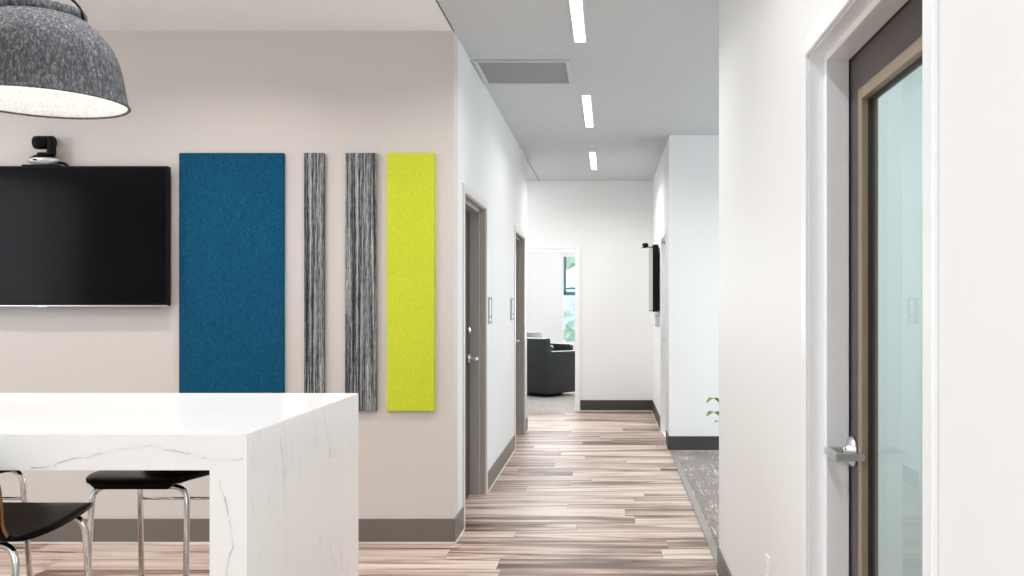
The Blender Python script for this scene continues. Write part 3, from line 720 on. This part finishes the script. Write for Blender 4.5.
# ------------------------------------------------------------------ ceiling lights and vent
lights = (('recessed linear ceiling light nearest the camera, cut cut by the frame top', 4.38), ('linear ceiling light between the two others, past the air grille', 7.13), ('smallest linear ceiling light, closest to the hall end wall', 9.82))
l0 = None
for lab, y0 in lights:
    if l0 is None:
        t = l0 = thing('ceiling_light', (-.178, y0, H), lab, 'ceiling light', 0, 'linear ceiling lights in the hall')
        b = BM()
        for xa, xb, ya, yb in ((-.038, -.032, 0, 1.30), (.032, .038, 0, 1.30), (-.032, .032, 0, .007), (-.032, .032, 1.293, 1.30)): box(b, xa, xb, ya, yb, -.006, 0)
        obj('frame', b, M['frame_white'], t)
        b = BM(); box(b, -.032, .032, .007, 1.293, -.004, 0); obj('diffuser', b, M['strip'], t)
    else: dup(l0, (-.178, y0, H), 0, lab)
    area('strip_lamp', (-.178, y0 + .65, H - .02), (-.178, y0 + .65, 0), .07, 1.28, 12 if y0 < 9 else 28, (1, .98, .95), 150)
t = thing('ceiling_vent', (-.588, 6.43, H), 'square perforated air return grille in the hall ceiling', 'vent')
b = BM(); s = .325; e = .030
for xa, xb, ya, yb in ((-s, -s + e, -s, s), (s - e, s, -s, s), (-s + e, s - e, -s, -s + e), (-s + e, s - e, s - e, s)): box(b, xa, xb, ya, yb, -.012, 0, .003, 1)
obj('frame', b, M['ceil_hall'], t)
b = BM(); box(b, -s + e, s - e, -s + e, s - e, -.004, 0); obj('grille', b, M['vent'], t)

# ------------------------------------------------------------------ room signs, outlet
def sign(y0, y1, lab):
    t = thing('room_sign', (HX, (y0 + y1) / 2, 1.27), lab, 'sign', 0, 'room signs on the hall wall'); w_ = (y1 - y0) / 2
    b = BM(); box(b, 0, .010, -w_, w_, 0, .205, .002, 1); obj('backplate', b, M['sign_grey'], t)
    b = BM(); box(b, .010, .0115, -w_ * .30, w_ * .30, .065, .185, .001, 1); obj('insert', b, M['white'], t)
    b = BM(); box(b, .010, .0115, -w_ * .30, w_ * .30, .020, .045, .001, 1); obj('text_strip', b, M['white'], t)
M['sign_grey'] = plain('grey_sign_plate', (.20, .22, .235), .4)
sign(6.95, 7.18, 'small grey room sign beside the first dark hall door'); sign(8.60, 8.83, 'small grey room sign just before the second dark hall door')
t = thing('wall_outlet', (RX, 3.33, .455), 'white electrical outlet low on the right wall', 'outlet')
b = BM(); box(b, -.007, 0, -.036, .036, -.058, .058, .003, 2); obj('cover_plate', b, M['frame_white'], t)
for z in (-.024, .024):
    b = BM(); box(b, -.009, -.006, -.017, .017, z - .015, z + .015, .003, 2); obj('socket', b, M['white'], t)

# ------------------------------------------------------------------ wall display in the hall, with its small camera
t = thing('wall_display', (RX, 10.97, 1.33), 'black wall display seen edge-on beside the far hall corner', 'display'); hl = .53; hh = .765
b = BM(); box(b, -.080, -.018, -hl, hl, 0, hh, .004, 2); obj('housing', b, M['black_plastic'], t)
b = BM(); box(b, -.0825, -.079, -hl + .010, hl - .010, .012, hh - .012); obj('screen', b, M['black_gloss'], t)
b = BM(); box(b, -.02, 0, -.2, .2, .2, .55); obj('wall_bracket', b, M['black_plastic'], t)
t = thing('display_camera', (.50, 11.0, 1.33 + hh), 'small black camera with silver tip on top of the hall display', 'camera')
b = BM(); box(b, -.085, .055, -.03, .03, 0, .010, .003, 1); obj('mount', b, M['black_plastic'], t)
b = BM(); tube(b, [(-.04, .02, .028), (-.05, .0, .028), (-.085, -.03, .020), (-.10, -.04, .015)], [.018, .030, .030, .022], 16); hd = obj('camera_head', b, M['black_plastic'], t)
b = BM(); tube(b, [(-.098, -.038, .014), (-.125, -.056, .002)], [.018, .016], 16); obj('silver_tip', b, M['silver'], hd, label='silver lens tip')
t = thing('wall_box', (RX, 10.7, 1.16), 'pale connection box on the wall just below the hall display', 'junction box')
b = BM(); box(b, -.045, 0, -.12, .12, 0, .13, .005, 2); obj('box_body', b, M['silver'], t)
b = BM(); box(b, -.047, -.044, -.10, .10, .02, .11, .001, 1); obj('box_cover', b, M['frame_white'], t)

# ------------------------------------------------------------------ plant behind the near wall's end
t = thing('potted_plant', (.90, 5.62, .004), 'green leafy plant in a pot, its leaves peeking past the right wall end', 'plant')
b = BM(); lathe(b, [(0, 0), (.12, 0), (.125, .01), (.155, .40), (.158, .42), (.145, .42), (.140, .37), (0, .37)], 40); obj('pot', b, M['pot'], t)
b = BM(); lathe(b, [(0, .376), (.139, .376)], 32); so = obj('soil', b, M['soil'], t)
def leaf_mesh(b, base, tip, width, sag, seg=9):
    base, tip = Vector(base), Vector(tip); d = tip - base; side = d.cross(Vector((0, 0, 1))).normalized(); rows = []
    for i in range(seg + 1):
        u = i / seg; c = base + d * u + Vector((0, 0, sag * math.sin(PI * u)))
        w_ = width * max(.03, math.sin(PI * min(1, u * .93 + .05)) ** .8)
        rows.append([b.verts.new(c + side * w_ * k + Vector((0, 0, -abs(k) ** 1.5 * w_ * -.28))) for k in (-1, -.5, 0, .5, 1)])
    for a, c in zip(rows, rows[1:]):
        for k in range(4):
            f_ = b.faces.new((a[k], a[k + 1], c[k + 1], c[k])); f_.smooth = True
def wp(px, py, Y): x, z = P(px, py, Y); return Vector((x - .90, Y - 5.62, z - .004))
specs = [(wp(721, 404, 5.62), wp(706.5, 402.5, 5.50), .020, .030), (wp(723, 419, 5.6), wp(706.5, 416, 5.45), .026, .032), (wp(724, 425, 5.6), wp(715, 422, 5.50), .020, .012)]
random.seed(11)
for k in range(15):
    a = 2 * PI * k / 15 + .4
    if math.cos(a) < -.35: continue
    r1, r2 = random.uniform(.04, .09), random.uniform(.17, .30); z = random.uniform(.62, .92)
    specs.append((Vector((r1 * math.cos(a), r1 * math.sin(a), z - .03)), Vector((r2 * math.cos(a), r2 * math.sin(a), z - random.uniform(.0, .08))), .035, .04))
for s_, e_, w_, sg in specs:
    b = BM(); tube(b, catmull([(random.uniform(-.04, .04), random.uniform(-.04, .04), .37), tuple((s_ * .5) + Vector((0, 0, .28))), tuple(s_)], 6), .0035, 6)
    st_ = obj('stem', b, M['stem'], t)
    b = BM(); leaf_mesh(b, s_, e_, w_, sg); lf = obj('leaf', b, M['leaf'], st_)
    so_ = lf.modifiers.new('thickness', 'SOLIDIFY'); so_.thickness = .0012

# ------------------------------------------------------------------ lounge armchairs
def make_armchair(loc, rz, label):
    t = thing('lounge_armchair', loc, label, 'armchair', rz, 'leather armchairs in the lounge')
    W, D, AH, BH = .40, .40, .685, .90
    # forward is +X locally; barrel body: base, arms, raked back
    def slab(prof, y0, y1, bev=.025):
        bm = BM(); A = [bm.verts.new((x, y0, z)) for x, z in prof]; B = [bm.verts.new((x, y1, z)) for x, z in prof]; n = len(prof)
        bm.faces.new(A); bm.faces.new(B[::-1])
        for i in range(n): bm.faces.new((A[i], A[(i + 1) % n], B[(i + 1) % n], B[i]))
        bmesh.ops.recalc_face_normals(bm, faces=bm.faces)
        bmesh.ops.bevel(bm, geom=list(bm.edges), offset=bev, segments=3, affect='EDGES', profile=.6)
        for f_ in bm.faces: f_.smooth = True
        return bm
    for s in (-1, 1):
        y0, y1 = (s * W, s * (W - .12)); obj('arm', slab([(-D + .06, .05), (D - .05, .05), (D, AH - .03), (D - .03, AH), (-D + .10, AH + .01), (-D + .02, AH)], min(y0, y1), max(y0, y1)), M['leather'], t)
    obj('backrest', slab([(-D + .04, .05), (-D + .20, .05), (-D + .20, .44), (-D + .12, BH), (-D - .02, BH - .01), (-D, .5)], -W + .002, W - .002, .03), M['leather'], t)
    obj('seat_cushion', slab([(-D + .17, .26), (D - .02, .26), (D - .01, .44), (-D + .17, .42)], -W + .125, W - .125, .03), M['leather'], t)
    obj('front_panel', slab([(-D + .1, .06), (D - .05, .06), (D - .04, .27), (-D + .1, .27)], -W + .121, W - .121, .01), M['leather'], t)
    b = BM(); lathe(b, [(0, 0), (.27, 0), (.28, .01), (.28, .05), (0, .055)], 40); obj('swivel_base', b, M['black_plastic'], t)
    return t
a = math.radians(50); fwd = Vector((math.cos(a), math.sin(a), 0)); side = Vector((-math.sin(a), math.cos(a), 0))
corner = Vector((-.955, 13.72, .003)); c = corner + fwd * .40 + side * .40
ac = make_armchair(c, a, 'dark leather armchair turned away, first one seen through the far doorway')
dup(ac, (-1.18, 16.55, .003), math.radians(-28), 'dark leather armchair facing the doorway, behind the first armchair')

# ------------------------------------------------------------------ garden outside the lounge window
b = BM(); box(b, -8, 8, 18.3, 40, -.4, -.3); o = struct('ground', b, plain('lawn_ground', (.20, .30, .12), .9))
def tree(x, y, h, r, lab):
    t = thing('garden_tree', (x, y, -.3), lab, 'tree', 0, 'trees outside the lounge window')
    b = BM(); tube(b, [(0, 0, 0), (.03, 0, h * .4), (0, .02, h * .8)], [.09, .07, .03], 10); obj('trunk', b, plain('tree_bark', (.12, .09, .07), .9), t)
    b = BM(); bmesh.ops.create_icosphere(b, subdivisions=4, radius=r, matrix=Matrix.Translation((0, 0, h)))
    from mathutils import noise
    for v in b.verts:
        n = noise.fractal(v.co * 1.9 + Vector((x, y, 0)), 1.0, 2.0, 4); v.co += (v.co - Vector((0, 0, h))).normalized() * n * .45
    obj('crown', b, M['crown'], t)
M['crown'] = felt('pale_foliage', (.42, .54, .56), (.62, .71, .72), (.85, .88, .88), (4, 4, 4), 6)
tree(-.9, 24, 1.3, .55, 'low pale green tree outside the lounge window, lower pane'); tree(-1.0, 30, 4.2, 1.2, 'taller blue-green tree outside the lounge window, upper pane')
